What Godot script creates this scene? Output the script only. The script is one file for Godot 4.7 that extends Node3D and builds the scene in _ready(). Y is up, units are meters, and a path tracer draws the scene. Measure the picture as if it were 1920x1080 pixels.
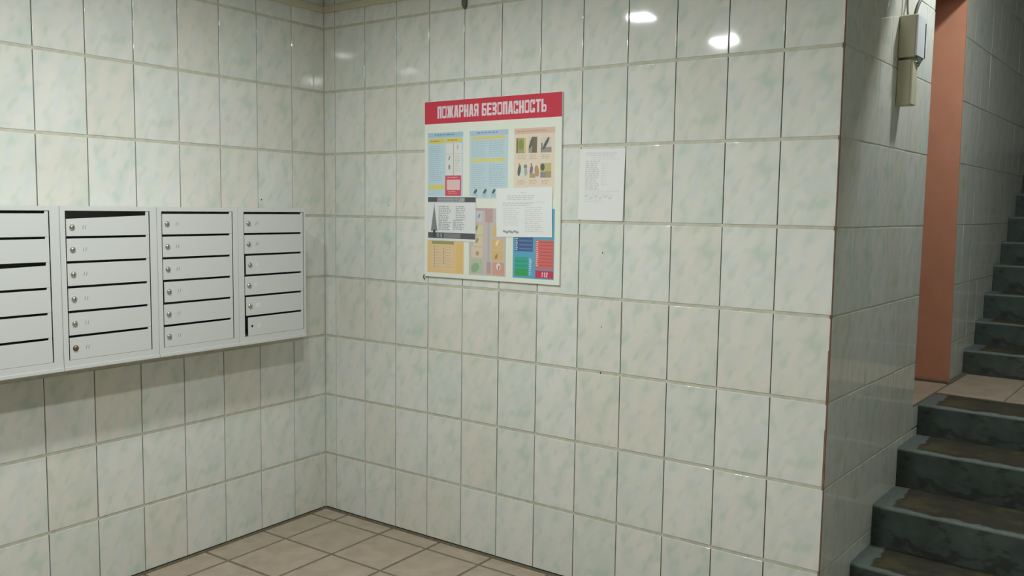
extends Node3D
# A tiled entrance hall: mailboxes on the left wall, a fire-safety board on the back wall, a staircase going up on the right.
# World axes: the back wall's tile face is z = 0, the left wall's tile face is x = 0, the hall floor is y = 0.

const CORNER_X := 2.5146            # where the back wall ends and the stair side wall begins
const SIDE_TURN := 86.0             # the stair side wall stands 4 degrees off square: local x runs up the stairs, local z points out of the wall
const CEILING_Y := 2.63
const SHAFT_Y := 3.85

# tile joints, metres
const ROWS: Array[float] = [0.0, 0.2927, 0.6003, 0.9069, 1.21, 1.5159, 1.8238, 2.1315, 2.4419]
const BACK_COLS: Array[float] = [0.0, 0.076, 0.281, 0.4853, 0.6875, 0.8909, 1.0937, 1.2947, 1.4971, 1.6997, 1.9031, 2.107, 2.3108, 2.5146]
const LEFT_COLS: Array[float] = [0.0, 0.2058, 0.412, 0.6168, 0.822, 1.0261, 1.2276, 1.4266]

var rng := RandomNumberGenerator.new()
var M := {}
var tile_cache := {}
var used_names := {}


func _ready() -> void:
	rng.seed = 7
	# ---------- camera ----------
	var cam := Camera3D.new()
	cam.name = "camera"
	cam.transform = Transform3D(Basis.from_euler(Vector3(-0.0908, 0.61148, 0.01429)), Vector3(3.32884, 1.56757, 3.08629))
	cam.fov = 36.4947
	cam.near = 0.05
	cam.far = 60.0
	add_child(cam)
	cam.make_current()
	# ---------- environment: a closed hall, no sky gets in ----------
	var env := Environment.new()
	env.background_mode = Environment.BG_COLOR
	env.background_color = Color(0, 0, 0)
	env.tonemap_mode = Environment.TONE_MAPPER_LINEAR
	env.tonemap_exposure = 0.77
	env.sdfgi_enabled = true
	env.ssao_enabled = true
	env.ssil_enabled = true
	var we := WorldEnvironment.new()
	we.name = "environment"
	we.environment = env
	add_child(we)
	make_materials()
	# ---------- lamps: round flush ceiling fittings ----------
	var lamp_tint := Color(0.957, 0.985, 0.985)
	ceiling_lamp(Vector3(2.25, CEILING_Y, 1.95), 4.0, lamp_tint, "round flush ceiling lamp in front of the stairs")
	ceiling_lamp(Vector3(1.26, CEILING_Y, 2.06), 2.8, lamp_tint, "round flush ceiling lamp over the middle of the hall")
	ceiling_lamp(Vector3(1.12, CEILING_Y, 1.23), 1.9, lamp_tint, "round flush ceiling lamp closest to the mailboxes")
	ceiling_lamp(side_point(0.96, 3.12, 0.46), 2.5, lamp_tint, "round lamp on a stem high above the stair landing", SHAFT_Y - 3.12)
	# ---------- setting ----------
	build_back_wall()
	build_left_wall()
	build_side_wall()
	build_floors()
	build_shell()
	# ---------- things ----------
	build_stairs()
	build_mailboxes()
	build_board()
	build_notices()
	build_fittings()


# ================= helpers =================

func numbered(called: String) -> String:
	var k: int = used_names.get(called, 0)
	used_names[called] = k + 1
	return called if k == 0 else "%s_%03d" % [called, k]


func side_point(t: float, y: float, o: float) -> Vector3:
	return Vector3(CORNER_X, 0, 0) + Basis(Vector3.UP, deg_to_rad(SIDE_TURN)) * Vector3(t, y, o)


func side_transform() -> Transform3D:
	return Transform3D(Basis(Vector3.UP, deg_to_rad(SIDE_TURN)), Vector3(CORNER_X, 0, 0))


func new_st() -> SurfaceTool:
	var st := SurfaceTool.new()
	st.begin(Mesh.PRIMITIVE_TRIANGLES)
	return st


func vert(st: SurfaceTool, p: Vector3, n: Vector3, uv: Vector2) -> void:
	st.set_normal(n)
	st.set_uv(uv)
	st.add_vertex(p)


func tri(st: SurfaceTool, p: Array, n: Array, uv: Array) -> void:
	var face: Vector3 = (p[1] - p[0]).cross(p[2] - p[0])
	var want: Vector3 = n[0] + n[1] + n[2]
	var order := [0, 1, 2] if face.dot(want) < 0.0 else [0, 2, 1]
	for k in order:
		vert(st, p[k], n[k], uv[k])


func flat_uv(p: Vector3, n: Vector3) -> Vector2:
	var a := n.abs()
	if a.z >= a.x and a.z >= a.y:
		return Vector2(p.x, -p.y)
	if a.x >= a.y:
		return Vector2(p.z, -p.y)
	return Vector2(p.x, p.z)


func quad(st: SurfaceTool, a: Vector3, b: Vector3, c: Vector3, d: Vector3, n: Vector3, uvs: Array = []) -> void:
	if uvs.is_empty():
		uvs = [flat_uv(a, n), flat_uv(b, n), flat_uv(c, n), flat_uv(d, n)]
	tri(st, [a, b, c], [n, n, n], [uvs[0], uvs[1], uvs[2]])
	tri(st, [a, c, d], [n, n, n], [uvs[0], uvs[2], uvs[3]])


# a box with chamfered edges (c = 0 gives sharp edges)
func add_box(st: SurfaceTool, lo: Vector3, hi: Vector3, c: float = 0.0) -> void:
	var mid := (lo + hi) * 0.5
	var h := (hi - lo) * 0.5
	c = minf(c, minf(h.x, minf(h.y, h.z)) * 0.45)
	var axes := [Vector3.RIGHT, Vector3.UP, Vector3.BACK]
	for k in 3:
		for s in [-1.0, 1.0]:
			var n: Vector3 = axes[k] * s
			var u: Vector3 = axes[(k + 1) % 3]
			var v: Vector3 = axes[(k + 2) % 3]
			var o := mid + n * h[k]
			var hu: float = h[(k + 1) % 3] - c
			var hv: float = h[(k + 2) % 3] - c
			quad(st, o - u * hu - v * hv, o + u * hu - v * hv, o + u * hu + v * hv, o - u * hu + v * hv, n)
	if c <= 0.0:
		return
	for k in 3:                                   # twelve edges
		var w: Vector3 = axes[k]
		var iu := (k + 1) % 3
		var iv := (k + 2) % 3
		var u: Vector3 = axes[iu]
		var v: Vector3 = axes[iv]
		var hw: float = h[k] - c
		for su in [-1.0, 1.0]:
			for sv in [-1.0, 1.0]:
				var p: Vector3 = mid + u * su * h[iu] + v * sv * (h[iv] - c)
				var q: Vector3 = mid + u * su * (h[iu] - c) + v * sv * h[iv]
				var n: Vector3 = (u * su + v * sv).normalized()
				quad(st, p - w * hw, p + w * hw, q + w * hw, q - w * hw, n)
	for sx in [-1.0, 1.0]:                        # eight corners
		for sy in [-1.0, 1.0]:
			for sz in [-1.0, 1.0]:
				var s := Vector3(sx, sy, sz)
				var e := mid + s * (h - Vector3(c, c, c))
				var p := [e + Vector3(sx * c, 0, 0), e + Vector3(0, sy * c, 0), e + Vector3(0, 0, sz * c)]
				var n := s.normalized()
				tri(st, p, [n, n, n], [Vector2(p[0].x, p[0].y), Vector2(p[1].x, p[1].y), Vector2(p[2].x, p[2].y)])


# a polygon in the xy plane given thickness along z
func add_prism(st: SurfaceTool, pts: PackedVector2Array, z0: float, z1: float) -> void:
	var ids := Geometry2D.triangulate_polygon(pts)
	for k in range(0, ids.size(), 3):
		for z in [z0, z1]:
			var n := Vector3(0, 0, 1.0 if z == z1 else -1.0)
			var p := []
			var uv := []
			for m in 3:
				var q := pts[ids[k + m]]
				p.append(Vector3(q.x, q.y, z))
				uv.append(Vector2(q.x, -q.y))
			tri(st, p, [n, n, n], uv)
	var area := 0.0
	for k in pts.size():
		area += pts[k].cross(pts[(k + 1) % pts.size()])
	for k in pts.size():
		var a := pts[k]
		var b := pts[(k + 1) % pts.size()]
		var e := (b - a).normalized()
		var n2 := Vector2(e.y, -e.x) * signf(area)
		quad(st, Vector3(a.x, a.y, z0), Vector3(b.x, b.y, z0), Vector3(b.x, b.y, z1), Vector3(a.x, a.y, z1), Vector3(n2.x, n2.y, 0))


# a profile of (radius, height) pairs spun round the axis of a transform's y
func add_lathe(st: SurfaceTool, profile: Array, at: Transform3D, seg: int = 24) -> void:
	for k in profile.size() - 1:
		var a: Vector2 = profile[k]
		var b: Vector2 = profile[k + 1]
		var d := (b - a).normalized()
		var nr := Vector2(d.y, -d.x)
		var na := nr
		var nb := nr
		if k > 0:
			var dp: Vector2 = (profile[k] - profile[k - 1]).normalized()
			if dp.dot(d) > 0.75:
				na = (nr + Vector2(dp.y, -dp.x)).normalized()
		if k < profile.size() - 2:
			var dn: Vector2 = (profile[k + 2] - profile[k + 1]).normalized()
			if dn.dot(d) > 0.75:
				nb = (nr + Vector2(dn.y, -dn.x)).normalized()
		for s in seg:
			var t0 := TAU * s / seg
			var t1 := TAU * (s + 1) / seg
			var p := []
			var n := []
			for g in [[a, t0, na], [b, t0, nb], [b, t1, nb], [a, t1, na]]:
				p.append(at * Vector3(g[0].x * cos(g[1]), g[0].y, g[0].x * sin(g[1])))
				n.append((at.basis * Vector3(g[2].x * cos(g[1]), g[2].y, g[2].x * sin(g[1]))).normalized())
			var uv := [Vector2(0, 0), Vector2(0, 1), Vector2(1, 1), Vector2(1, 0)]
			if b.x > 1e-6:
				tri(st, [p[0], p[1], p[2]], [n[0], n[1], n[2]], [uv[0], uv[1], uv[2]])
			if a.x > 1e-6:
				tri(st, [p[0], p[2], p[3]], [n[0], n[2], n[3]], [uv[0], uv[2], uv[3]])


# a round cable along a list of points
func add_tube(st: SurfaceTool, pts: Array, r: float, seg: int = 10) -> void:
	var rings := []
	for k in pts.size():
		var d: Vector3 = (pts[mini(k + 1, pts.size() - 1)] - pts[maxi(k - 1, 0)]).normalized()
		var u := d.cross(Vector3(0.31, 0.52, 0.79)).normalized()
		var v := d.cross(u)
		var ring := []
		for s in seg:
			var a := TAU * s / seg
			ring.append(u * cos(a) + v * sin(a))
		rings.append(ring)
	for k in pts.size() - 1:
		for s in seg:
			var s1 := (s + 1) % seg
			var n := [rings[k][s], rings[k][s1], rings[k + 1][s1], rings[k + 1][s]]
			var p := [pts[k] + n[0] * r, pts[k] + n[1] * r, pts[k + 1] + n[2] * r, pts[k + 1] + n[3] * r]
			tri(st, [p[0], p[1], p[2]], [n[0], n[1], n[2]], [Vector2.ZERO, Vector2.RIGHT, Vector2.ONE])
			tri(st, [p[0], p[2], p[3]], [n[0], n[2], n[3]], [Vector2.ZERO, Vector2.ONE, Vector2.DOWN])
	for e in [0, pts.size() - 1]:
		var n: Vector3 = (pts[e] - pts[1 if e == 0 else e - 1]).normalized()
		for s in seg:
			tri(st, [pts[e], pts[e] + rings[e][s] * r, pts[e] + rings[e][(s + 1) % seg] * r], [n, n, n], [Vector2.ZERO, Vector2.RIGHT, Vector2.ONE])


func smooth(pts: Array, per: int = 6) -> Array:
	var c := Curve3D.new()
	for k in pts.size():
		var a: Vector3 = pts[maxi(k - 1, 0)]
		var b: Vector3 = pts[mini(k + 1, pts.size() - 1)]
		c.add_point(pts[k], (a - b) / 6.0, (b - a) / 6.0)
	var out := []
	for k in (pts.size() - 1) * per + 1:
		out.append(c.samplef(float(k) / per))
	return out


func obj(called: String, st: SurfaceTool, mat: Material, parent: Node = null) -> MeshInstance3D:
	var o := MeshInstance3D.new()
	o.mesh = st.commit()
	o.material_override = mat
	if parent == null:
		o.name = numbered(called)
		add_child(o)
	else:
		o.name = called
		parent.add_child(o, true)
	return o


func thing(called: String, label: String, category: String, at: Transform3D, group: String = "") -> Node3D:
	var o := Node3D.new()
	o.name = numbered(called)
	o.transform = at
	add_child(o)
	return tag(o, label, category, group)


func tag(o: Node3D, label: String, category: String, group: String = "") -> Node3D:
	o.set_meta("label", label)
	o.set_meta("category", category)
	if group != "":
		o.set_meta("group", group)
	return o


func struct(called: String, st: SurfaceTool, mat: Material, label: String, category: String, at: Transform3D = Transform3D()) -> MeshInstance3D:
	var o := obj(called, st, mat)
	o.transform = at
	o.set_meta("kind", "structure")
	tag(o, label, category)
	return o


# ================= materials =================

func fnl(seed_: int, freq: float, octaves: int = 3) -> FastNoiseLite:
	var n := FastNoiseLite.new()
	n.seed = seed_
	n.noise_type = FastNoiseLite.TYPE_SIMPLEX_SMOOTH
	n.frequency = freq
	n.fractal_octaves = octaves
	return n


func img_tex(im: Image) -> ImageTexture:
	return ImageTexture.create_from_image(im)


func plain(called: String, c: Color, rough: float = 0.7, metal: float = 0.0) -> StandardMaterial3D:
	var m := StandardMaterial3D.new()
	m.resource_name = called
	m.albedo_color = c
	m.roughness = rough
	m.metallic = metal
	M[called] = m
	return m


# the mottled glaze of the wall tiles: pale ground, soft green blotches that lean, a few pinkish clouds. 512 px = 0.6 m
func glaze_image(stain: bool) -> Image:
	var n := 512
	var im := Image.create(n, n, false, Image.FORMAT_RGB8)
	var a := fnl(3, 0.0085, 2)
	var b := fnl(11, 0.016, 2)
	var c := fnl(23, 0.007, 2)
	var d := fnl(31, 0.012, 2)
	var ground := Color(0.840, 0.836, 0.806)
	var green := Color(0.748, 0.790, 0.745)
	var pink := Color(0.850, 0.830, 0.803)
	var blue := Color(0.805, 0.818, 0.818)
	var st_col := Color(0.74, 0.70, 0.53)
	for y in n:
		for x in n:
			var u := x + 0.3 * y
			var g := smoothstep(-0.25, 0.8, a.get_noise_2d(u * 1.2, y * 0.75)) * 0.50 + smoothstep(0.0, 0.8, b.get_noise_2d(u * 1.1, y * 0.7)) * 0.75
			var col := ground.lerp(pink, smoothstep(-0.2, 0.6, c.get_noise_2d(x, y)) * 0.8)
			col = col.lerp(blue, smoothstep(0.0, 0.6, d.get_noise_2d(u, y * 0.8)) * 0.6)
			col = col.lerp(green, clampf(g, 0.0, 0.9))
			if stain:
				var e := Vector2((x - 60.0) / 34.0, (y - 205.0) / 20.0).length() + 0.5 * b.get_noise_2d(x * 1.5, y * 1.5)
				col = col.lerp(st_col, 0.45 * (1.0 - smoothstep(0.6, 1.05, e)))
			im.set_pixel(x, y, col)
	return im


func glaze_material(called: String, tex: Texture2D, tint: Color) -> StandardMaterial3D:
	var m := plain(called, tint, 0.05)
	m.albedo_texture = tex
	m.metallic_specular = 0.6
	m.uv1_scale = Vector3(1.0 / 0.6, 1.0 / 0.6, 1.0)
	var nt := NoiseTexture2D.new()
	nt.width = 256
	nt.height = 256
	nt.seamless = true
	nt.as_normal_map = true
	nt.bump_strength = 1.2
	nt.noise = fnl(51, 0.012, 2)
	m.normal_enabled = true
	m.normal_texture = nt
	m.normal_scale = 0.06
	return m


func speckle(called: String, a: Color, b: Color, freq: float, rough: float, px_per_m: float = 700.0, seed_: int = 5) -> StandardMaterial3D:
	var m := plain(called, Color.WHITE, rough)
	var nt := NoiseTexture2D.new()
	nt.width = 512
	nt.height = 512
	nt.seamless = true
	nt.noise = fnl(seed_, freq, 5)
	var g := Gradient.new()
	g.set_color(0, a)
	g.set_color(1, b)
	nt.color_ramp = g
	m.albedo_texture = nt
	m.uv1_triplanar = true
	m.uv1_world_triplanar = true
	var s := px_per_m / 512.0
	m.uv1_scale = Vector3(s, s, s)
	return m


func make_materials() -> void:
	var g := img_tex(glaze_image(false))
	glaze_material("glaze_a", g, Color(1, 1, 1))
	for k in 2:
		var m: StandardMaterial3D = M.glaze_a.duplicate()
		m.resource_name = ["glaze_b", "glaze_c"][k]
		m.albedo_color = [Color(0.975, 0.985, 0.98), Color(0.99, 0.98, 0.965)][k]
		M[m.resource_name] = m
	var ms: StandardMaterial3D = M.glaze_a.duplicate()
	ms.albedo_texture = img_tex(glaze_image(true))
	ms.resource_name = "glaze_stained"
	M.glaze_stained = ms
	speckle("mortar", Color(0.26, 0.25, 0.21), Color(0.40, 0.385, 0.33), 0.03, 0.95)
	speckle("grout", Color(0.68, 0.67, 0.61), Color(0.77, 0.755, 0.69), 0.03, 0.9)
	speckle("clay", Color(0.41, 0.295, 0.25), Color(0.53, 0.385, 0.33), 0.03, 0.9)
	speckle("floor_tile", Color(0.61, 0.55, 0.475), Color(0.69, 0.628, 0.558), 0.012, 0.42)
	speckle("floor_grout", Color(0.40, 0.37, 0.31), Color(0.50, 0.47, 0.40), 0.03, 0.95)
	speckle("dirt", Color(0.33, 0.30, 0.24), Color(0.44, 0.405, 0.33), 0.05, 1.0)
	speckle("peach_paint", Color(0.72, 0.49, 0.385), Color(0.77, 0.535, 0.42), 0.008, 0.75)
	speckle("wall_paint", Color(0.78, 0.79, 0.76), Color(0.83, 0.84, 0.81), 0.01, 0.8)
	speckle("ceiling_paint", Color(0.84, 0.84, 0.82), Color(0.88, 0.88, 0.86), 0.01, 0.9)
	speckle("beige_plastic", Color(0.74, 0.72, 0.62), Color(0.78, 0.76, 0.66), 0.01, 0.5)
	plain("white_plastic", Color(0.84, 0.85, 0.86), 0.4)
	plain("dark_rubber", Color(0.13, 0.135, 0.13), 0.6)
	plain("grey_cable", Color(0.55, 0.55, 0.51), 0.6)
	plain("bracket_grey", Color(0.36, 0.355, 0.34), 0.55)
	var box := plain("mailbox_paint", Color(0.76, 0.762, 0.75), 0.42)
	box.metallic_specular = 0.5
	plain("mailbox_inside", Color(0.40, 0.405, 0.41), 0.7)
	plain("chrome", Color(0.74, 0.73, 0.70), 0.14, 0.9)
	plain("old_brass", Color(0.42, 0.38, 0.29), 0.4, 0.6)
	plain("black_hole", Color(0.03, 0.03, 0.03), 0.9)
	plain("mark_grey", Color(0.52, 0.52, 0.50), 0.7)
	plain("sticker_white", Color(0.80, 0.81, 0.80), 0.6)
	plain("lamp_housing", Color(0.85, 0.85, 0.84), 0.5)
	plain("white_ink", Color(0.86, 0.78, 0.80), 0.5)
	plain("chip_dark", Color(0.22, 0.215, 0.19), 0.9)
	var gl := plain("lamp_glow", Color(1, 1, 1), 0.4)
	gl.emission_enabled = true
	gl.emission = Color(1.0, 0.97, 0.9)
	gl.emission_energy_multiplier = 6.0
	M.tread = printed("tread", tread_image(), 0.62)
	M.riser = printed("riser", riser_image(), 0.6)


func printed(called: String, im: Image, rough: float) -> StandardMaterial3D:
	var m := plain(called, Color.WHITE, rough)
	m.albedo_texture = img_tex(im)
	m.texture_repeat = false
	return m


# a painted stair tread: blue-grey paint left along the wall and the nosing, worn down to brown concrete where people walk
func tread_image() -> Image:
	var w := 640
	var h := 128
	var im := Image.create(w, h, false, Image.FORMAT_RGB8)
	var a := fnl(61, 0.03, 4)
	var b := fnl(62, 0.012, 3)
	var c := fnl(63, 0.15, 2)
	for y in h:
		for x in w:
			var wob := a.get_noise_2d(x, y) * 9.0
			var from_wall := x + wob                     # the wall lies at x = 0, the nosing at y = h
			var from_nose := (h - 1 - y) + wob * 0.8 + maxf(0.0, b.get_noise_2d(x, 900.0)) * 12.0
			var worn := smoothstep(25.0, 31.0, from_wall) * smoothstep(9.0, 15.0, from_nose)
			var paint := Color(0.405, 0.44, 0.42).lerp(Color(0.335, 0.37, 0.35), 0.5 + 0.5 * a.get_noise_2d(x * 2.0, y * 2.0))
			var bare := Color(0.262, 0.242, 0.178).lerp(Color(0.178, 0.165, 0.133), 0.5 + 0.8 * b.get_noise_2d(x * 1.5, y * 1.5))
			bare = bare.lerp(Color(0.29, 0.27, 0.17), smoothstep(0.15, 0.5, b.get_noise_2d(x + 500.0, y + 40.0)))
			var col := paint.lerp(bare, worn)
			col = col.lightened(clampf(c.get_noise_2d(x, y) * 0.05, 0.0, 0.05))
			im.set_pixel(x, y, col)
	return im


func riser_image() -> Image:
	var w := 640
	var h := 72
	var im := Image.create(w, h, false, Image.FORMAT_RGB8)
	var a := fnl(71, 0.02, 4)
	var b := fnl(72, 0.022, 4)
	for y in h:
		for x in w:
			var col := Color(0.29, 0.33, 0.305).lerp(Color(0.215, 0.25, 0.238), 0.5 + 0.7 * a.get_noise_2d(x, y))
			var scuff := smoothstep(0.08, 0.4, b.get_noise_2d(x * 0.8, y * 1.4) + (0.16 if y > 44 else -0.14))
			col = col.lerp(Color(0.13, 0.13, 0.12), scuff * 0.55)
			im.set_pixel(x, y, col)
	return im


# ================= tiles =================

# a glazed tile whose face is z = 0, centred on the origin, with a soft rounded edge
func tile_mesh(w: float, h: float, thick: float, edge: float, off: Vector2) -> ArrayMesh:
	var key := "%d_%d_%d_%d_%d_%d" % [roundi(w * 4000), roundi(h * 4000), roundi(off.x * 100), roundi(off.y * 100), roundi(thick * 10000), roundi(edge * 10000)]
	if tile_cache.has(key):
		return tile_cache[key]
	var st := new_st()
	var hw := w * 0.5
	var hh := h * 0.5
	var drop := edge * 0.45
	var c := [Vector2(-1, -1), Vector2(1, -1), Vector2(1, 1), Vector2(-1, 1)]
	var inner := []
	var outer := []
	var back := []
	var uv_in := []
	var uv_out := []
	for s: Vector2 in c:
		inner.append(Vector3(s.x * (hw - edge), s.y * (hh - edge), 0))
		outer.append(Vector3(s.x * hw, s.y * hh, -drop))
		back.append(Vector3(s.x * hw, s.y * hh, -thick))
		uv_in.append(off + Vector2(hw + s.x * (hw - edge), hh - s.y * (hh - edge)))
		uv_out.append(off + Vector2(hw + s.x * hw, hh - s.y * hh))
	quad(st, inner[0], inner[1], inner[2], inner[3], Vector3.BACK, uv_in)
	var side := [Vector3(0, -1, 0), Vector3(1, 0, 0), Vector3(0, 1, 0), Vector3(-1, 0, 0)]
	for k in 4:
		var j := (k + 1) % 4
		var n: Vector3 = (side[k] * 0.75 + Vector3.BACK * 0.66).normalized()
		tri(st, [inner[k], inner[j], outer[j]], [Vector3.BACK, Vector3.BACK, n], [uv_in[k], uv_in[j], uv_out[j]])
		tri(st, [inner[k], outer[j], outer[k]], [Vector3.BACK, n, n], [uv_in[k], uv_out[j], uv_out[k]])
		quad(st, outer[k], outer[j], back[j], back[k], side[k], [uv_out[k], uv_out[j], uv_out[j], uv_out[k]])
	st.generate_tangents()
	var m := st.commit()
	tile_cache[key] = m
	return m


func put_tile(parent: Node3D, x0: float, x1: float, y0: float, y1: float, mat: Material, thick: float = 0.006, edge: float = 0.0022, wonk: float = 0.22) -> void:
	var offs := [Vector2(0.01, 0.01), Vector2(0.21, 0.03), Vector2(0.39, 0.02), Vector2(0.05, 0.29), Vector2(0.3, 0.28), Vector2(0.38, 0.29)]
	var o := MeshInstance3D.new()
	o.name = "tile"
	o.mesh = tile_mesh(x1 - x0, y1 - y0, thick, edge, offs[rng.randi() % offs.size()])
	o.material_override = mat
	o.position = Vector3((x0 + x1) * 0.5, (y0 + y1) * 0.5, rng.randf_range(-0.0004, 0.0))
	o.rotation_degrees = Vector3(rng.randf_range(-wonk, wonk), rng.randf_range(-wonk, wonk), 0)
	parent.add_child(o, true)


func glaze() -> Material:
	return [M.glaze_a, M.glaze_a, M.glaze_b, M.glaze_c][rng.randi() % 4]


# tiles between the joints xs and ys (mid-lines), vertical joints gx wide, level joints gy wide
func tile_field(parent: Node3D, xs: Array, ys: Array, gx: float, gy: float) -> void:
	for r in ys.size() - 1:
		for c in xs.size() - 1:
			put_tile(parent, xs[c] + gx * 0.5, xs[c + 1] - gx * 0.5, ys[r] + gy * 0.5, ys[r + 1] - gy * 0.5, glaze())


func grout_lines(parent: Node3D, x0: float, x1: float, ys: Array, gy: float) -> void:
	for k in range(1, ys.size() - 1):
		var st := new_st()
		add_box(st, Vector3(x0, ys[k] - gy * 0.5 - 0.0004, -0.006), Vector3(x1, ys[k] + gy * 0.5 + 0.0004, -0.0022))
		obj("grout", st, M.grout, parent)


# ================= the setting =================

func build_back_wall() -> void:
	var st := new_st()
	add_box(st, Vector3(-0.25, -0.15, -0.30), Vector3(CORNER_X - 0.008, CEILING_Y + 0.2, -0.006))
	var w := struct("wall_back", st, M.mortar, "back wall of pale green mottled tiles behind the fire safety board", "wall")
	var ys: Array = ROWS.duplicate()
	ys[0] = 0.002
	ys.append(CEILING_Y + 0.004)
	for r in ys.size() - 1:
		for c in BACK_COLS.size() - 1:
			var x0 := BACK_COLS[c] + (0.0019 if c > 0 else 0.002)
			var x1 := BACK_COLS[c + 1] - (0.0019 if c < BACK_COLS.size() - 2 else 0.0028)
			var stained: bool = c == 12 and r == 7
			put_tile(w, x0, x1, ys[r] + 0.0060, ys[r + 1] - 0.0060, M.glaze_stained if stained else glaze())
	grout_lines(w, 0.0, CORNER_X - 0.0028, ys, 0.0124)
	st = new_st()
	add_box(st, Vector3(-0.004, 0.0, -0.004), Vector3(0.0011, CEILING_Y, 0.0011), 0.0006)
	obj("grout", st, M.grout, w)
	# the raw clay edges of the last column show on the outside corner
	st = new_st()
	add_box(st, Vector3(CORNER_X - 0.0078, 0.0, -0.0115), Vector3(CORNER_X - 0.0004, CEILING_Y, -0.0004), 0.0006)
	obj("tile_edge", st, M.clay, w)
	# drilled holes and chips in the glaze
	for p in [[0.440, 1.574, 0.006], [1.608, 1.395, 0.006], [1.611, 1.094, 0.005], [1.611, 0.906, 0.007], [0.444, 1.394, 0.004]]:
		st = new_st()
		add_lathe(st, [Vector2(0.0, 0.0009), Vector2(p[2] * 0.45, 0.0006), Vector2(p[2] * 0.55, 0.0)], Transform3D(Basis(Vector3.RIGHT, PI / 2).scaled(Vector3(0.6, 1.25, 1.0)), Vector3(p[0], p[1], 0.0)), 12)
		obj("drill_hole", st, M.chip_dark, w)


func build_left_wall() -> void:
	var at := Transform3D(Basis(Vector3.UP, PI / 2), Vector3.ZERO)      # local x = -z
	var st := new_st()
	add_box(st, Vector3(-4.6, -0.15, -0.25), Vector3(0.0, CEILING_Y + 0.2, -0.006))
	var w := struct("wall_left", st, M.mortar, "left wall of pale green mottled tiles carrying the mailboxes", "wall", at)
	var xs := []
	var cols: Array = LEFT_COLS.duplicate()
	while cols[-1] < 4.3:
		cols.append(cols[-1] + 0.2045)
	cols.reverse()
	for c in cols:
		xs.append(-c)
	var ys: Array = ROWS.duplicate()
	ys[0] = 0.002
	ys.append(CEILING_Y + 0.004)
	tile_field(w, xs, ys, 0.0038, 0.0120)
	grout_lines(w, -4.4, 0.0, ys, 0.0124)
	st = new_st()
	add_lathe(st, [Vector2(0.0, 0.001), Vector2(0.003, 0.0008), Vector2(0.0035, 0.0)], Transform3D(Basis(Vector3.RIGHT, PI / 2), Vector3(-0.395, 1.592, 0.0)), 12)
	obj("drill_hole", st, M.chip_dark, w)


func stair_height(t: float) -> float:
	var h := 0.0
	for s in LOWER:
		if t > s[0]:
			h = s[1]
	for s in UPPER:
		if t > s[0]:
			h = s[1]
	return h

# [where the riser stands, height of the tread above it]
const LOWER := [[0.04, 0.063], [0.338, 0.228], [0.588, 0.394], [0.907, 0.563], [1.203, 0.706]]
const UPPER := [[2.160, 0.842], [2.420, 0.975], [2.606, 1.119], [2.815, 1.276], [3.005, 1.409], [3.186, 1.562], [3.405, 1.709], [3.60, 1.85], [3.80, 2.0]]
const LANDING_Y := 0.712
const DOOR0 := 1.118
const DOOR1 := 1.79
const DOOR_TOP := 2.645


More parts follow.
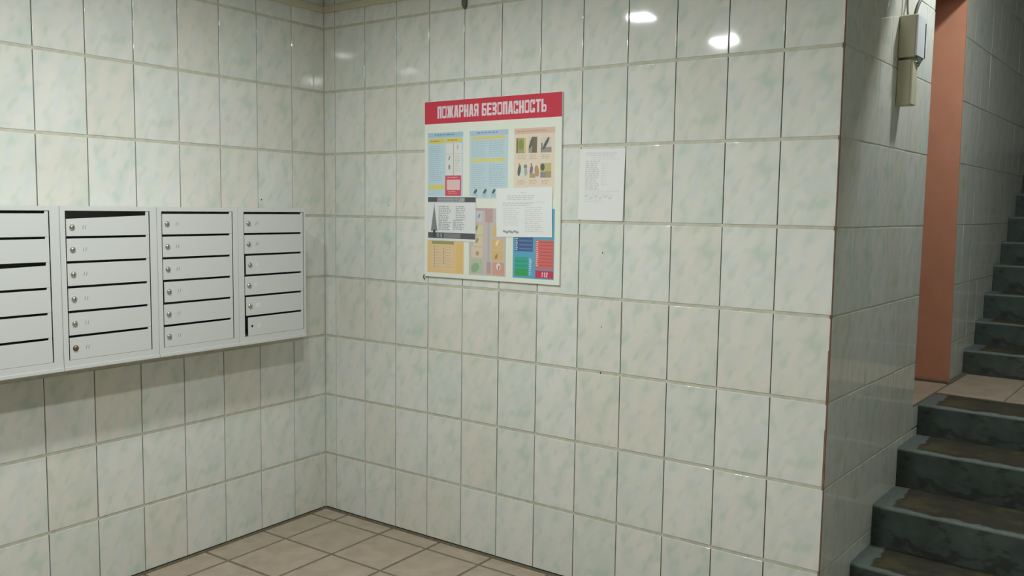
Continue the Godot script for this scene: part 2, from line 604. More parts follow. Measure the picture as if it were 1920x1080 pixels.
func build_side_wall() -> void:
	var at := side_transform()
	# masonry in one piece with the doorway cut through it
	var st := new_st()
	var back := -0.32
	add_box(st, Vector3(0.012, -0.15, back), Vector3(DOOR0, SHAFT_Y, -0.006))
	add_box(st, Vector3(DOOR1, -0.15, back), Vector3(5.0, SHAFT_Y, -0.026))
	add_box(st, Vector3(DOOR0, DOOR_TOP, back), Vector3(DOOR1, SHAFT_Y, -0.006))
	add_box(st, Vector3(DOOR0, -0.15, back), Vector3(DOOR1, LANDING_Y - 0.008, -0.006))
	var w := struct("wall_right", st, M.mortar, "tiled wall alongside the stairs, pierced by the peach doorway", "wall", at)
	var ys: Array = ROWS.duplicate()
	ys.append(2.750)
	ys.append(3.057)
	ys.append(3.36)
	# before the doorway
	for r in ys.size() - 1:
		var xs := [0.006, 0.204, 0.400, 0.596, 0.792, 0.985, DOOR0]
		if ys[r] > 2.0:
			xs = [0.006, 0.120, 0.323, 0.526, 0.800, 0.995, DOOR0]
		for c in xs.size() - 1:
			if ys[r + 1] < stair_height(xs[c] + 0.01) - 0.02 and ys[r + 1] < stair_height(xs[c + 1]):
				continue
			put_tile(w, xs[c] + 0.0008, xs[c + 1] - (0.0008 if c < xs.size() - 2 else 0.0), ys[r] + 0.0036, ys[r + 1] - 0.0036, glaze(), 0.006, 0.0013)
	# the cut tiles under the door sill
	put_tile(w, DOOR0 + 0.0015, DOOR0 + 0.088, 0.6040, LANDING_Y - 0.010, glaze())
	put_tile(w, DOOR0 + 0.0015, DOOR0 + 0.088, 0.4700, 0.5965, glaze())
	grout_lines(w, 0.006, DOOR0, ys, 0.0076)
	# beyond the doorway
	var xf := [DOOR1]
	while xf[-1] < 3.9:
		xf.append(xf[-1] + 0.203)
	for r in ys.size() - 1:
		for c in xf.size() - 1:
			if ys[r + 1] < stair_height(xf[c] + 0.01):
				continue
			var o0 := w.get_child_count()
			put_tile(w, xf[c] + (0.0007 if c > 0 else 0.0), xf[c + 1] - 0.0007, ys[r] + 0.0036, ys[r + 1] - 0.0036, glaze(), 0.006, 0.0007)
			w.get_child(o0).position.z -= 0.020
	for k in range(1, ys.size() - 1):
		st = new_st()
		add_box(st, Vector3(DOOR1, ys[k] - 0.004, -0.026), Vector3(3.9, ys[k] + 0.004, -0.0225))
		obj("grout", st, M.grout, w)
	# the painted doorway: two jambs, a head and the closed-off back
	var d := Node3D.new()
	d.name = "door_1"
	d.transform = at
	add_child(d)
	d.set_meta("kind", "structure")
	tag(d, "peach painted doorway recess opening off the stair landing", "doorway")
	st = new_st()
	# far jamb: its outer edge leans a little
	var j0 := -0.001
	var j1 := -0.0215
	var yb := LANDING_Y
	var yt := DOOR_TOP
	var fx := DOOR1 - 0.012
	quad(st, Vector3(fx, yb, -1.2), Vector3(fx, yb, j0), Vector3(fx, yt, j1), Vector3(fx, yt, -1.2), Vector3(-1, 0, 0))
	quad(st, Vector3(fx, yb, j0), Vector3(DOOR1 + 0.0, yb, j0), Vector3(DOOR1 + 0.0, yt, j1), Vector3(fx, yt, j1), Vector3(0, 0, 1))
	quad(st, Vector3(DOOR1, yb, -1.2), Vector3(DOOR1, yb, j0), Vector3(DOOR1, yt, j1), Vector3(DOOR1, yt, -1.2), Vector3(1, 0, 0))
	obj("jamb", st, M.peach_paint, d)
	st = new_st()
	add_box(st, Vector3(DOOR0, yb, -1.2), Vector3(DOOR0 + 0.012, yt, -0.006))
	obj("jamb", st, M.peach_paint, d)
	st = new_st()
	add_box(st, Vector3(DOOR0 + 0.012, yt - 0.012, -1.2), Vector3(fx, yt, -0.007))
	obj("lintel", st, M.peach_paint, d)
	st = new_st()
	add_box(st, Vector3(DOOR0, yb, -1.25), Vector3(DOOR1, yt, -1.2))
	obj("back_panel", st, M.peach_paint, d)


func build_floors() -> void:
	var st := new_st()
	add_box(st, Vector3(-0.2, -0.15, -0.006), Vector3(4.2, -0.0035, 4.6))
	var f := struct("floor", st, M.floor_grout, "hall floor of square beige-grey tiles", "floor")
	var xs := [0.007, 0.170, 0.479, 0.779]
	while xs[-1] < 3.9:
		xs.append(xs[-1] + 0.303)
	var zs := [0.007, 0.108, 0.414, 0.738]
	while zs[-1] < 4.1:
		zs.append(zs[-1] + 0.306)
	for r in zs.size() - 1:
		for c in xs.size() - 1:
			if xs[c + 1] > 3.95 - 0.07 * zs[r + 1]:
				continue
			var o := MeshInstance3D.new()
			o.name = "tile"
			o.mesh = tile_mesh(xs[c + 1] - xs[c] - 0.0135, zs[r + 1] - zs[r] - 0.0135, 0.0035, 0.002, Vector2.ZERO)
			o.material_override = M.floor_tile
			o.transform = Transform3D(Basis(Vector3.RIGHT, -PI / 2), Vector3((xs[c] + xs[c + 1]) * 0.5, rng.randf_range(-0.0005, 0.0), (zs[r] + zs[r + 1]) * 0.5))
			f.add_child(o, true)
	# the grubby seam where floor meets wall
	st = new_st()
	add_prism(st, PackedVector2Array([Vector2(0.0, -0.003), Vector2(0.012, -0.003), Vector2(0.010, 0.0005), Vector2(0.003, 0.003), Vector2(0.0, 0.0045)]), 0.0, 4.4)
	obj("seam", st, M.dirt, f)
	st = new_st()
	add_prism(st, PackedVector2Array([Vector2(0.0, -0.003), Vector2(0.012, -0.003), Vector2(0.010, 0.0005), Vector2(0.003, 0.003), Vector2(0.0, 0.0045)]), 0.0, CORNER_X)
	var s := obj("seam", st, M.dirt, f)
	s.transform = Transform3D(Basis(Vector3.UP, PI / 2).scaled(Vector3(1, 1, -1)), Vector3.ZERO)
	s.transform = Transform3D(Basis(Vector3(0, 0, 1), Vector3(0, 1, 0), Vector3(1, 0, 0)), Vector3.ZERO)
	# the landing: tiles on a slab, and the sill inside the doorway
	var at := side_transform()
	st = new_st()
	add_box(st, Vector3(1.505, 0.60, 0.001), Vector3(2.159, LANDING_Y - 0.0035, 1.455))
	add_box(st, Vector3(DOOR0 + 0.013, LANDING_Y - 0.0075, -1.2), Vector3(DOOR1 - 0.0, LANDING_Y - 0.0035, 0.0005))
	var l := struct("floor_landing", st, M.floor_grout, "stair landing floor of beige tiles running into the doorway", "floor", at)
	var ts := [1.505, 1.81, 2.158]
	var os := [0.003, 0.296, 0.596, 0.896, 1.196, 1.452]
	for r in os.size() - 1:
		for c in ts.size() - 1:
			floor_piece(l, ts[c], ts[c + 1], os[r], os[r + 1], LANDING_Y)
	st = new_st()
	add_box(st, Vector3(DOOR1 - 0.024, LANDING_Y - 0.003, -0.9), Vector3(DOOR1 - 0.0125, LANDING_Y + 0.012, -0.001), 0.004)
	obj("seam", st, M.dirt, l)
	st = new_st()
	add_box(st, Vector3(DOOR1, LANDING_Y - 0.003, -0.0195), Vector3(2.158, LANDING_Y + 0.004, 0.009), 0.002)
	obj("seam", st, M.dirt, l)
	for r in 3:
		floor_piece(l, DOOR0 + 0.014, 1.46, -0.302 * (r + 1), -0.302 * r - 0.002, LANDING_Y)
		floor_piece(l, 1.46, DOOR1 - 0.022, -0.302 * (r + 1), -0.302 * r - 0.002, LANDING_Y)


func floor_piece(parent: Node3D, x0: float, x1: float, z0: float, z1: float, y: float) -> void:
	var o := MeshInstance3D.new()
	o.name = "tile"
	o.mesh = tile_mesh(x1 - x0 - 0.005, z1 - z0 - 0.005, 0.0035, 0.002, Vector2.ZERO)
	o.material_override = M.floor_tile
	o.transform = Transform3D(Basis(Vector3.RIGHT, -PI / 2), Vector3((x0 + x1) * 0.5, y, (z0 + z1) * 0.5))
	parent.add_child(o, true)


func build_shell() -> void:
	# parts of the hall round and behind the camera, which close it
	var st := new_st()
	add_box(st, Vector3(-0.25, CEILING_Y, -0.66), Vector3(4.2, CEILING_Y + 0.25, 4.6))
	struct("ceiling", st, M.ceiling_paint, "whitewashed hall ceiling ending at the stairwell", "ceiling")
	st = new_st()
	add_box(st, Vector3(1.0, SHAFT_Y, -5.4), Vector3(4.3, SHAFT_Y + 0.2, -0.4))
	struct("ceiling_stairwell", st, M.ceiling_paint, "whitewashed ceiling high over the stairs", "ceiling")
	st = new_st()
	add_box(st, Vector3(-4.75, -0.15, 1.46), Vector3(5.3, SHAFT_Y, 1.75))
	struct("wall_far_right", st, M.wall_paint, "painted wall on the outer side of the stairs", "wall", side_transform())
	st = new_st()
	add_box(st, Vector3(-0.25, -0.15, 4.4), Vector3(4.35, CEILING_Y + 0.2, 4.65))
	struct("wall_front", st, M.wall_paint, "painted wall behind the viewer", "wall")
	st = new_st()
	add_box(st, Vector3(2.4, -0.15, -5.4), Vector3(4.35, SHAFT_Y, -4.9))
	struct("wall_stair_end", st, M.wall_paint, "painted wall at the top of the stairs", "wall")
	st = new_st()
	add_box(st, Vector3(1.0, CEILING_Y + 0.25, -0.66), Vector3(4.35, SHAFT_Y + 0.2, -0.40))
	struct("wall_above", st, M.wall_paint, "painted wall over the edge of the hall ceiling", "wall")


func ceiling_lamp(at: Vector3, energy: float, tint: Color, label: String, stem: float = 0.0) -> void:
	var o := thing("ceiling_lamp", label, "lamp", Transform3D(Basis(), at))
	var st := new_st()
	add_lathe(st, [Vector2(0.0, 0.0), Vector2(0.085, 0.0), Vector2(0.085, -0.022), Vector2(0.074, -0.028), Vector2(0.070, -0.020), Vector2(0.0, -0.020)], Transform3D(), 32)
	obj("base", st, M.lamp_housing, o)
	if stem > 0.0:
		st = new_st()
		add_lathe(st, [Vector2(0.008, 0.0), Vector2(0.008, stem)], Transform3D(), 12)
		obj("stem", st, M.lamp_housing, o)
	st = new_st()
	add_lathe(st, [Vector2(0.0, -0.021), Vector2(0.069, -0.021), Vector2(0.068, -0.026), Vector2(0.0, -0.027)], Transform3D(), 32)
	obj("diffuser", st, M.lamp_glow, o)
	var l := AreaLight3D.new()
	l.name = "lamp_light"
	l.area_size = Vector2(0.12, 0.12)
	l.light_energy = energy
	l.light_color = tint
	l.shadow_enabled = true
	l.area_range = 12.0
	l.transform = Transform3D(Basis(Vector3.RIGHT, -PI / 2), Vector3(0, -0.0295, 0))
	o.add_child(l)


# ================= the stairs =================

func step_block(parent: Node3D, t0: float, t1: float, y0: float, y1: float, wide: float, o0: float) -> void:
	var s := Node3D.new()
	s.name = "step"
	parent.add_child(s, true)
	var r := 0.012                                     # the worn round nosing
	# tread with rounded nosing
	var st := new_st()
	var prof := []
	for k in 5:
		var a := PI / 2 * k / 4.0
		prof.append([Vector2(t0 + r - r * cos(a), y1 - r + r * sin(a)), Vector2(-cos(a), sin(a))])
	prof.append([Vector2(t1, y1), Vector2(0, 1)])
	var deep := t1 - t0 + r * 0.57
	var along := 0.0
	for k in prof.size() - 1:
		var p: Vector2 = prof[k][0]
		var q: Vector2 = prof[k + 1][0]
		var step_len := p.distance_to(q)
		var v0 := 1.0 - along / deep
		var v1 := 1.0 - (along + step_len) / deep
		along += step_len
		var n0 := Vector3(prof[k][1].x, prof[k][1].y, 0)
		var n1 := Vector3(prof[k + 1][1].x, prof[k + 1][1].y, 0)
		if k == prof.size() - 2:
			n0 = Vector3.UP
		var a0 := Vector3(p.x, p.y, o0)
		var a1 := Vector3(p.x, p.y, wide)
		var b0 := Vector3(q.x, q.y, o0)
		var b1 := Vector3(q.x, q.y, wide)
		tri(st, [a0, a1, b1], [n0, n0, n1], [Vector2(0, v0), Vector2(1, v0), Vector2(1, v1)])
		tri(st, [a0, b1, b0], [n0, n1, n1], [Vector2(0, v0), Vector2(1, v1), Vector2(0, v1)])
	obj("tread", st, M.tread, s)
	# riser and the concrete body behind it
	st = new_st()
	quad(st, Vector3(t0, y0, o0), Vector3(t0, y0, wide), Vector3(t0, y1 - r, wide), Vector3(t0, y1 - r, o0), Vector3(-1, 0, 0), [Vector2(0, 1), Vector2(1, 1), Vector2(1, 0), Vector2(0, 0)])
	quad(st, Vector3(t0, y0, wide), Vector3(t1, y0, wide), Vector3(t1, y1 - r, wide), Vector3(t0, y1 - r, wide), Vector3(0, 0, 1), [Vector2(0, 1), Vector2(0.2, 1), Vector2(0.2, 0), Vector2(0, 0)])
	obj("riser", st, M.riser, s)


func build_stairs() -> void:
	var at := side_transform()
	var wide := 1.455
	var lo := thing("staircase", "lower flight of dark grey-green painted concrete steps from hall floor to landing", "stairs", at)
	for k in LOWER.size():
		var t1: float = LOWER[k + 1][0] if k < LOWER.size() - 1 else 1.505
		step_block(lo, LOWER[k][0], t1, 0.0 if k == 0 else LOWER[k - 1][1], LOWER[k][1], wide, 0.001)
	var up := thing("staircase", "upper flight of dark painted concrete steps climbing from the tiled landing into shadow", "stairs", at)
	for k in UPPER.size():
		var t1: float = UPPER[k + 1][0] if k < UPPER.size() - 1 else 4.6
		step_block(up, UPPER[k][0], t1, LANDING_Y if k == 0 else UPPER[k - 1][1], UPPER[k][1], wide, -0.0185)


# ================= the mailboxes =================

func door_plate(x0: float, x1: float, y0: float, y_left: float, y_right: float, tab: float) -> PackedVector2Array:
	# a door whose top edge leaves the letter slot, with an ear at its right end that reaches the door above
	return PackedVector2Array([Vector2(x0, y0), Vector2(x1, y0), Vector2(x1, tab), Vector2(x1 - 0.012, tab), Vector2(x1 - 0.0135, y_right), Vector2(x0, y_left)])


func mailbox(z0: float, z1: float, left: float, right: float, label: String, doors: Array) -> void:
	var w := z1 - z0 - 0.0016
	var hw := w * 0.5
	var h := 0.598
	var d := 0.2
	var o := thing("mailbox", label, "mailbox", Transform3D(Basis(Vector3.UP, PI / 2), Vector3(0.0005, 0.955, (z0 + z1) * 0.5)), "grey mailbox units on the left wall")
	var st := new_st()
	add_box(st, Vector3(-hw, 0.0, 0.0), Vector3(hw, h, 0.0015))
	add_box(st, Vector3(-hw, 0.0, 0.0015), Vector3(-hw + 0.0012, h, d - 0.002))
	add_box(st, Vector3(hw - 0.0012, 0.0, 0.0015), Vector3(hw, h, d - 0.002))
	add_box(st, Vector3(-hw, h - 0.0012, 0.0015), Vector3(hw, h, d - 0.002))
	add_box(st, Vector3(-hw, 0.0, 0.0015), Vector3(hw, 0.0012, d - 0.002))
	obj("body", st, M.mailbox_paint, o)
	st = new_st()                                      # the folded front frame
	add_box(st, Vector3(-hw, 0.0, d - 0.0025), Vector3(left - 0.0015, h, d), 0.0008)
	add_box(st, Vector3(right + 0.0015, 0.0, d - 0.0025), Vector3(hw, h, d), 0.0008)
	add_box(st, Vector3(left - 0.002, 0.5815, d - 0.0025), Vector3(right + 0.002, h, d), 0.0008)
	add_box(st, Vector3(left - 0.002, 0.0, d - 0.0025), Vector3(right + 0.002, 0.0362, d), 0.0008)
	add_box(st, Vector3(-hw, 0.0, d), Vector3(hw, 0.013, d + 0.0035), 0.0016)
	obj("frame", st, M.mailbox_paint, o)
	var pitch := 0.0905
	for k in 6:
		var spec: Dictionary = doors[k]
		var top := 0.5800 - pitch * k                  # top of this door's letter slot
		var x0: float = left + 0.0025 + spec.get("shift", 0.0)
		var x1 := right - 0.0025
		var y0 := top - pitch + 0.0004
		var yl: float = top - 0.0088 - spec.get("sag", 0.0)
		var yr: float = top - 0.0082 - spec.get("sag", 0.0) * 0.35
		st = new_st()
		add_prism(st, door_plate(x0, x1, y0, yl, yr, top - 0.0002), d - 0.0035, d - 0.0012)
		var door := obj("door", st, M.mailbox_paint, o)
		# the folded back edges of the door, seen through the slot
		st = new_st()
		add_box(st, Vector3(-hw + 0.002, y0 - 0.0035, 0.002), Vector3(hw - 0.002, y0 - 0.0022, d - 0.03))
		obj("shelf", st, M.mailbox_inside, o)
		var lx: float = x0 + 0.0215 + spec.get("lock_in", 0.0)
		var ly := (y0 + yl) * 0.5 + 0.001
		var out := Basis(Vector3.RIGHT, PI / 2)
		if spec.get("lock", "chrome") == "none":
			st = new_st()
			add_lathe(st, [Vector2(0.0, 0.0006), Vector2(0.0045, 0.0006), Vector2(0.0055, 0.0)], Transform3D(out.scaled(Vector3(1, 1, 1)), Vector3(lx, ly, d - 0.0012)), 16)
			obj("lock_hole", st, M.black_hole, door)
		else:
			st = new_st()
			var turn := Basis(Vector3.BACK, rng.randf_range(-0.5, 0.5))
			add_lathe(st, [Vector2(0.0, 0.0086), Vector2(0.0030, 0.0082), Vector2(0.0058, 0.0072), Vector2(0.0082, 0.0056), Vector2(0.0099, 0.0036), Vector2(0.0108, 0.0016), Vector2(0.0110, 0.0)], Transform3D(out, Vector3(lx, ly, d - 0.0012)), 24)
			var lock := obj("lock", st, M.old_brass if spec.get("lock", "chrome") == "brass" else M.chrome, door)
			lock.rotation_degrees.x = 0.0
			st = new_st()
			add_box(st, Vector3(-0.0010, -0.0034, 0.0066), Vector3(0.0010, 0.0034, 0.0088))
			var key := obj("keyhole", st, M.black_hole, door)
			key.transform = Transform3D(turn, Vector3(lx, ly, d - 0.0012))
		st = new_st()
		if spec.has("sticker"):
			var sw: float = spec.sticker
			add_box(st, Vector3(lx + 0.030, ly - 0.008, d - 0.0012), Vector3(lx + 0.030 + sw, ly + 0.010, d - 0.0008))
			obj("sticker", st, M.sticker_white, door)
		else:
			for s in 2:                                    # two short slanting strokes of a worn flat number
				var bx := lx + 0.040 + 0.0095 * s
				add_prism(st, PackedVector2Array([Vector2(bx - 0.002, ly - 0.007), Vector2(bx + 0.0003, ly - 0.007), Vector2(bx + 0.0033, ly + 0.007), Vector2(bx + 0.0010, ly + 0.007)]), d - 0.0013, d - 0.0009)
			obj("number_mark", st, M.mark_grey, door)


func build_mailboxes() -> void:
	var std := {}
	mailbox(1.452, 1.838, -0.172, 0.156, "grey steel six-door mailbox unit farthest from the corner, its third door sagging", [std, std, {"sag": 0.012}, std, std, std])
	mailbox(1.068, 1.452, -0.1705, 0.160, "grey steel six-door mailbox unit with a wide black gap over its sagging top door", [{"sag": 0.019}, std, std, std, std, {"lock": "brass"}])
	mailbox(0.683, 1.068, -0.1705, 0.164, "grey steel six-door mailbox unit whose neat doors all have round locks, second from the corner", [std, std, std, {"shift": 0.003}, std, std])
	mailbox(0.305, 0.683, -0.158, 0.176, "grey steel six-door mailbox unit nearest the corner, bottom door without a lock and ajar", [std, std, {"shift": 0.006, "sticker": 0.014}, {"sticker": 0.010}, {"shift": 0.004, "sticker": 0.026}, {"shift": 0.014, "lock": "none", "sticker": 0.014}])


# ================= the fire safety board and papers =================

var im_now: Image

func px(x: float, y: float, w: float, h: float, c: Color) -> void:
	im_now.fill_rect(Rect2i(roundi(x), roundi(y), maxi(1, roundi(w)), maxi(1, roundi(h))), c)


func text_rows(x: float, y: float, w: float, rows: int, pitch: float, c: Color, thick: float = 3.0) -> void:
	for r in rows:
		var cx := x
		var stop := x + w * rng.randf_range(0.72, 1.0)
		while cx < stop:
			var word := minf(rng.randf_range(6.0, 22.0), stop - cx)
			px(cx, y + r * pitch, word, thick, c)
			cx += word + rng.randf_range(3.0, 5.0)


func blob(cx: float, cy: float, rx: float, ry: float, c: Color, lean: float = 0.0) -> void:
	for y in range(int(cy - ry), int(cy + ry) + 1):
		for x in range(int(cx - rx - absf(lean * ry)), int(cx + rx + absf(lean * ry)) + 1):
			var dx := (x - cx - lean * (cy - y)) / rx
			var dy := (y - cy) / ry
			if dx * dx + dy * dy < 1.0 and x >= 0 and y >= 0 and x < im_now.get_width() and y < im_now.get_height():
				im_now.set_pixel(x, y, c)


func board_image() -> Image:
	# one pixel a millimetre, top left of the board at 0, 0
	im_now = Image.create(738, 795, false, Image.FORMAT_RGB8)
	im_now.fill(Color(0.862, 0.872, 0.822))
	var ink := Color(0.50, 0.56, 0.60)
	px(0, 0, 738, 100, Color(0.76, 0.20, 0.275))
	# first sheet: pale blue, yellow headings, two white columns and a red card
	px(18, 140, 206, 292, Color(0.715, 0.80, 0.84))
	px(18, 140, 206, 22, Color(0.64, 0.745, 0.80))
	text_rows(60, 147, 130, 1, 8, Color(0.44, 0.56, 0.66), 6)
	px(27, 168, 90, 20, Color(0.84, 0.765, 0.36))
	px(124, 166, 92, 20, Color(0.84, 0.77, 0.40))
	text_rows(36, 175, 70, 1, 8, Color(0.66, 0.58, 0.28), 5)
	text_rows(134, 173, 70, 1, 8, Color(0.66, 0.58, 0.28), 5)
	text_rows(30, 200, 78, 18, 9, Color(0.655, 0.735, 0.79), 4)
	px(124, 190, 92, 146, Color(0.84, 0.84, 0.82))
	px(168, 190, 3, 146, Color(0.62, 0.62, 0.63))
	px(124, 236, 92, 2, Color(0.74, 0.73, 0.72))
	blob(145, 255, 4, 11, Color(0.55, 0.56, 0.56), 0.3)
	blob(145, 295, 6, 12, Color(0.55, 0.58, 0.57))
	blob(192, 206, 4, 12, Color(0.76, 0.66, 0.68))
	text_rows(178, 246, 32, 8, 9, Color(0.77, 0.74, 0.75), 4)
	px(122, 333, 92, 92, Color(0.79, 0.32, 0.38))
	px(131, 352, 76, 46, Color(0.865, 0.735, 0.72))
	text_rows(136, 340, 66, 1, 8, Color(0.88, 0.68, 0.69), 4)
	text_rows(140, 404, 58, 2, 8, Color(0.88, 0.62, 0.63), 3)
	px(27, 376, 90, 18, Color(0.845, 0.785, 0.37))
	# second sheet
	px(260, 140, 210, 296, Color(0.725, 0.80, 0.83))
	px(260, 140, 210, 22, Color(0.67, 0.76, 0.83))
	text_rows(300, 147, 130, 1, 8, Color(0.50, 0.61, 0.71), 6)
	px(274, 166, 180, 12, Color(0.84, 0.775, 0.45))
	text_rows(272, 186, 86, 8, 9, Color(0.65, 0.725, 0.77), 3)
	text_rows(368, 186, 90, 8, 9, Color(0.64, 0.715, 0.76), 3)
	px(270, 262, 186, 14, Color(0.84, 0.79, 0.47))
	text_rows(272, 288, 86, 12, 9, Color(0.65, 0.725, 0.77), 3)
	text_rows(368, 288, 90, 11, 9, Color(0.63, 0.71, 0.76), 3)
	for x in [294.0, 346.0, 394.0]:
		blob(x, 405, 8, 12, Color(0.36, 0.40, 0.38), 0.5)
		px(x - 14, 414, 26, 16, Color(0.66, 0.74, 0.76))
	# third sheet: pale peach with six small pictures
	px(501, 140, 206, 300, Color(0.865, 0.80, 0.725))
	px(501, 140, 206, 24, Color(0.83, 0.71, 0.645))
	text_rows(515, 149, 170, 1, 8, Color(0.76, 0.63, 0.57), 7)
	px(512, 180, 46, 64, Color(0.64, 0.63, 0.43))
	px(512, 180, 8, 64, Color(0.45, 0.44, 0.36))
	blob(536, 208, 14, 22, Color(0.55, 0.56, 0.33))
	px(552, 180, 10, 60, Color(0.79, 0.745, 0.53))
	px(574, 176, 44, 68, Color(0.80, 0.775, 0.72))
	px(592, 178, 26, 66, Color(0.46, 0.425, 0.38))
	blob(586, 206, 7, 30, Color(0.40, 0.38, 0.35), 0.3)
	px(576, 224, 16, 20, Color(0.62, 0.58, 0.54))
	px(636, 182, 54, 62, Color(0.80, 0.785, 0.74))
	px(636, 222, 54, 22, Color(0.58, 0.56, 0.53))
	blob(662, 206, 8, 26, Color(0.38, 0.385, 0.37), 0.55)
	px(638, 204, 8, 28, Color(0.50, 0.51, 0.50))
	for x in [520.0, 580.0, 640.0]:
		text_rows(x, 252, 42, 3, 7, Color(0.75, 0.68, 0.62), 3)
	blob(528, 316, 8, 24, Color(0.39, 0.41, 0.38), 0.12)
	blob(528, 290, 4, 5, Color(0.70, 0.56, 0.50))
	px(538, 304, 18, 46, Color(0.80, 0.82, 0.78))
	blob(560, 300, 9, 9, Color(0.50, 0.53, 0.50))
	blob(562, 322, 8, 18, Color(0.64, 0.66, 0.63))
	blob(590, 316, 8, 20, Color(0.52, 0.46, 0.55), 0.1)
	blob(590, 292, 4, 5, Color(0.55, 0.47, 0.44))
	blob(618, 320, 11, 24, Color(0.70, 0.58, 0.45), -0.1)
	px(582, 330, 30, 18, Color(0.67, 0.60, 0.48))
	px(636, 288, 54, 60, Color(0.72, 0.70, 0.49))
	blob(646, 304, 11, 15, Color(0.38, 0.40, 0.31))
	px(636, 324, 26, 24, Color(0.56, 0.54, 0.55))
	px(662, 322, 28, 26, Color(0.65, 0.58, 0.42))
	for x in [520.0, 580.0, 640.0]:
		text_rows(x, 358, 44, 3, 7, Color(0.74, 0.68, 0.61), 3)
	# fourth sheet: ochre table
	px(18, 478, 214, 297, Color(0.86, 0.735, 0.53))
	px(44, 630, 130, 14, Color(0.56, 0.60, 0.38))
	px(42, 648, 130, 112, Color(0.845, 0.745, 0.60))
	px(190, 640, 36, 134, Color(0.85, 0.715, 0.47))
	for k in 8:
		px(58 + (k % 3), 652 + k * 13, 4, 8, Color(0.58, 0.50, 0.38))
		if k < 6:
			px(112 + (k % 2) * 2, 660 + k * 13, 4, 8, Color(0.56, 0.48, 0.37))
	text_rows(70, 654, 34, 8, 13, Color(0.78, 0.66, 0.50), 3)
	text_rows(122, 654, 44, 8, 13, Color(0.78, 0.66, 0.50), 3)
	# fifth sheet: mauve scheme of coloured squares
	px(261, 478, 203, 297, Color(0.755, 0.72, 0.70))
	px(300, 478, 60, 10, Color(0.72, 0.62, 0.61))
	px(350, 480, 42, 60, Color(0.735, 0.60, 0.61))
	px(364, 540, 12, 180, Color(0.70, 0.675, 0.665))
	px(300, 492, 34, 46, Color(0.765, 0.76, 0.775))
	blob(316, 512, 5, 10, Color(0.55, 0.55, 0.60), 0.4)
	px(284, 554, 54, 40, Color(0.80, 0.78, 0.62))
	blob(302, 566, 6, 14, Color(0.55, 0.58, 0.38), 0.4)
	px(284, 602, 54, 44, Color(0.83, 0.76, 0.65))
	blob(306, 620, 7, 12, Color(0.62, 0.60, 0.44), 0.4)
	px(274, 652, 62, 44, Color(0.835, 0.755, 0.655))
	blob(308, 678, 9, 10, Color(0.66, 0.57, 0.48))
	px(270, 704, 66, 62, Color(0.675, 0.735, 0.62))
	blob(296, 742, 22, 22, Color(0.56, 0.66, 0.55), 0.3)
	px(394, 554, 50, 46, Color(0.83, 0.70, 0.44))
	px(386, 612, 62, 46, Color(0.835, 0.70, 0.48))
	blob(416, 628, 6, 14, Color(0.90, 0.83, 0.74), 0.4)
	px(386, 664, 62, 42, Color(0.83, 0.69, 0.46))
	blob(412, 688, 7, 12, Color(0.62, 0.53, 0.36), 0.3)
	px(392, 714, 64, 56, Color(0.80, 0.60, 0.54))
	blob(424, 732, 12, 16, Color(0.89, 0.83, 0.78))
	blob(426, 736, 3, 11, Color(0.42, 0.37, 0.35), 0.2)
	px(360, 714, 24, 52, Color(0.71, 0.60, 0.59))
	# sixth sheet: blue emergency numbers
	px(501, 478, 210, 297, Color(0.36, 0.62, 0.74))
	px(512, 500, 92, 118, Color(0.30, 0.40, 0.54))
	for k in 3:
		px(532, 608 + k * 18, 68, 10, [Color(0.26, 0.36, 0.53), Color(0.31, 0.43, 0.60), Color(0.25, 0.34, 0.50)][k])
	px(512, 600, 92, 60, Color(0.28, 0.38, 0.55))
	for k in 3:
		px(534, 612 + k * 17, 66, 5, Color(0.40, 0.50, 0.66))
	text_rows(514, 604, 14, 7, 8, Color(0.80, 0.84, 0.88), 4)
	px(512, 686, 68, 78, Color(0.22, 0.60, 0.50))
	for k in 4:
		px(512, 690 + k * 19, 68, 6, Color(0.26, 0.65, 0.57))
	px(512, 736, 68, 30, Color(0.25, 0.60, 0.34))
	text_rows(586, 690, 14, 9, 8, Color(0.78, 0.88, 0.86), 4)
	px(618, 610, 90, 122, Color(0.80, 0.42, 0.40))
	for k in 8:
		px(638, 616 + k * 14, 66, 4, Color(0.70, 0.36, 0.35))
	text_rows(620, 614, 13, 13, 8.5, Color(0.90, 0.74, 0.72), 4)
	px(618, 738, 90, 32, Color(0.76, 0.24, 0.33))
	return im_now


# heavy condensed capitals, each in a cell w wide and h high with stems v and bars b thick
var stroke_lift := 0.0                                 # strokes that cross lie at slightly different heights

func bar(st: SurfaceTool, x0: float, y0: float, x1: float, y1: float, deep0: float) -> void:
	var deep := lifted(deep0)
	add_prism(st, PackedVector2Array([Vector2(x0, y0), Vector2(x1, y0), Vector2(x1, y1), Vector2(x0, y1)]), 0.0, deep)


func slant(st: SurfaceTool, xa: float, ya: float, xb: float, yb: float, v: float, deep0: float) -> void:
	var deep := lifted(deep0)
	add_prism(st, PackedVector2Array([Vector2(xa, ya), Vector2(xa + v, ya), Vector2(xb + v, yb), Vector2(xb, yb)]), 0.0, deep)


func lifted(deep: float) -> float:
	stroke_lift = fmod(stroke_lift + 0.00007, 0.0006)
	return deep + stroke_lift


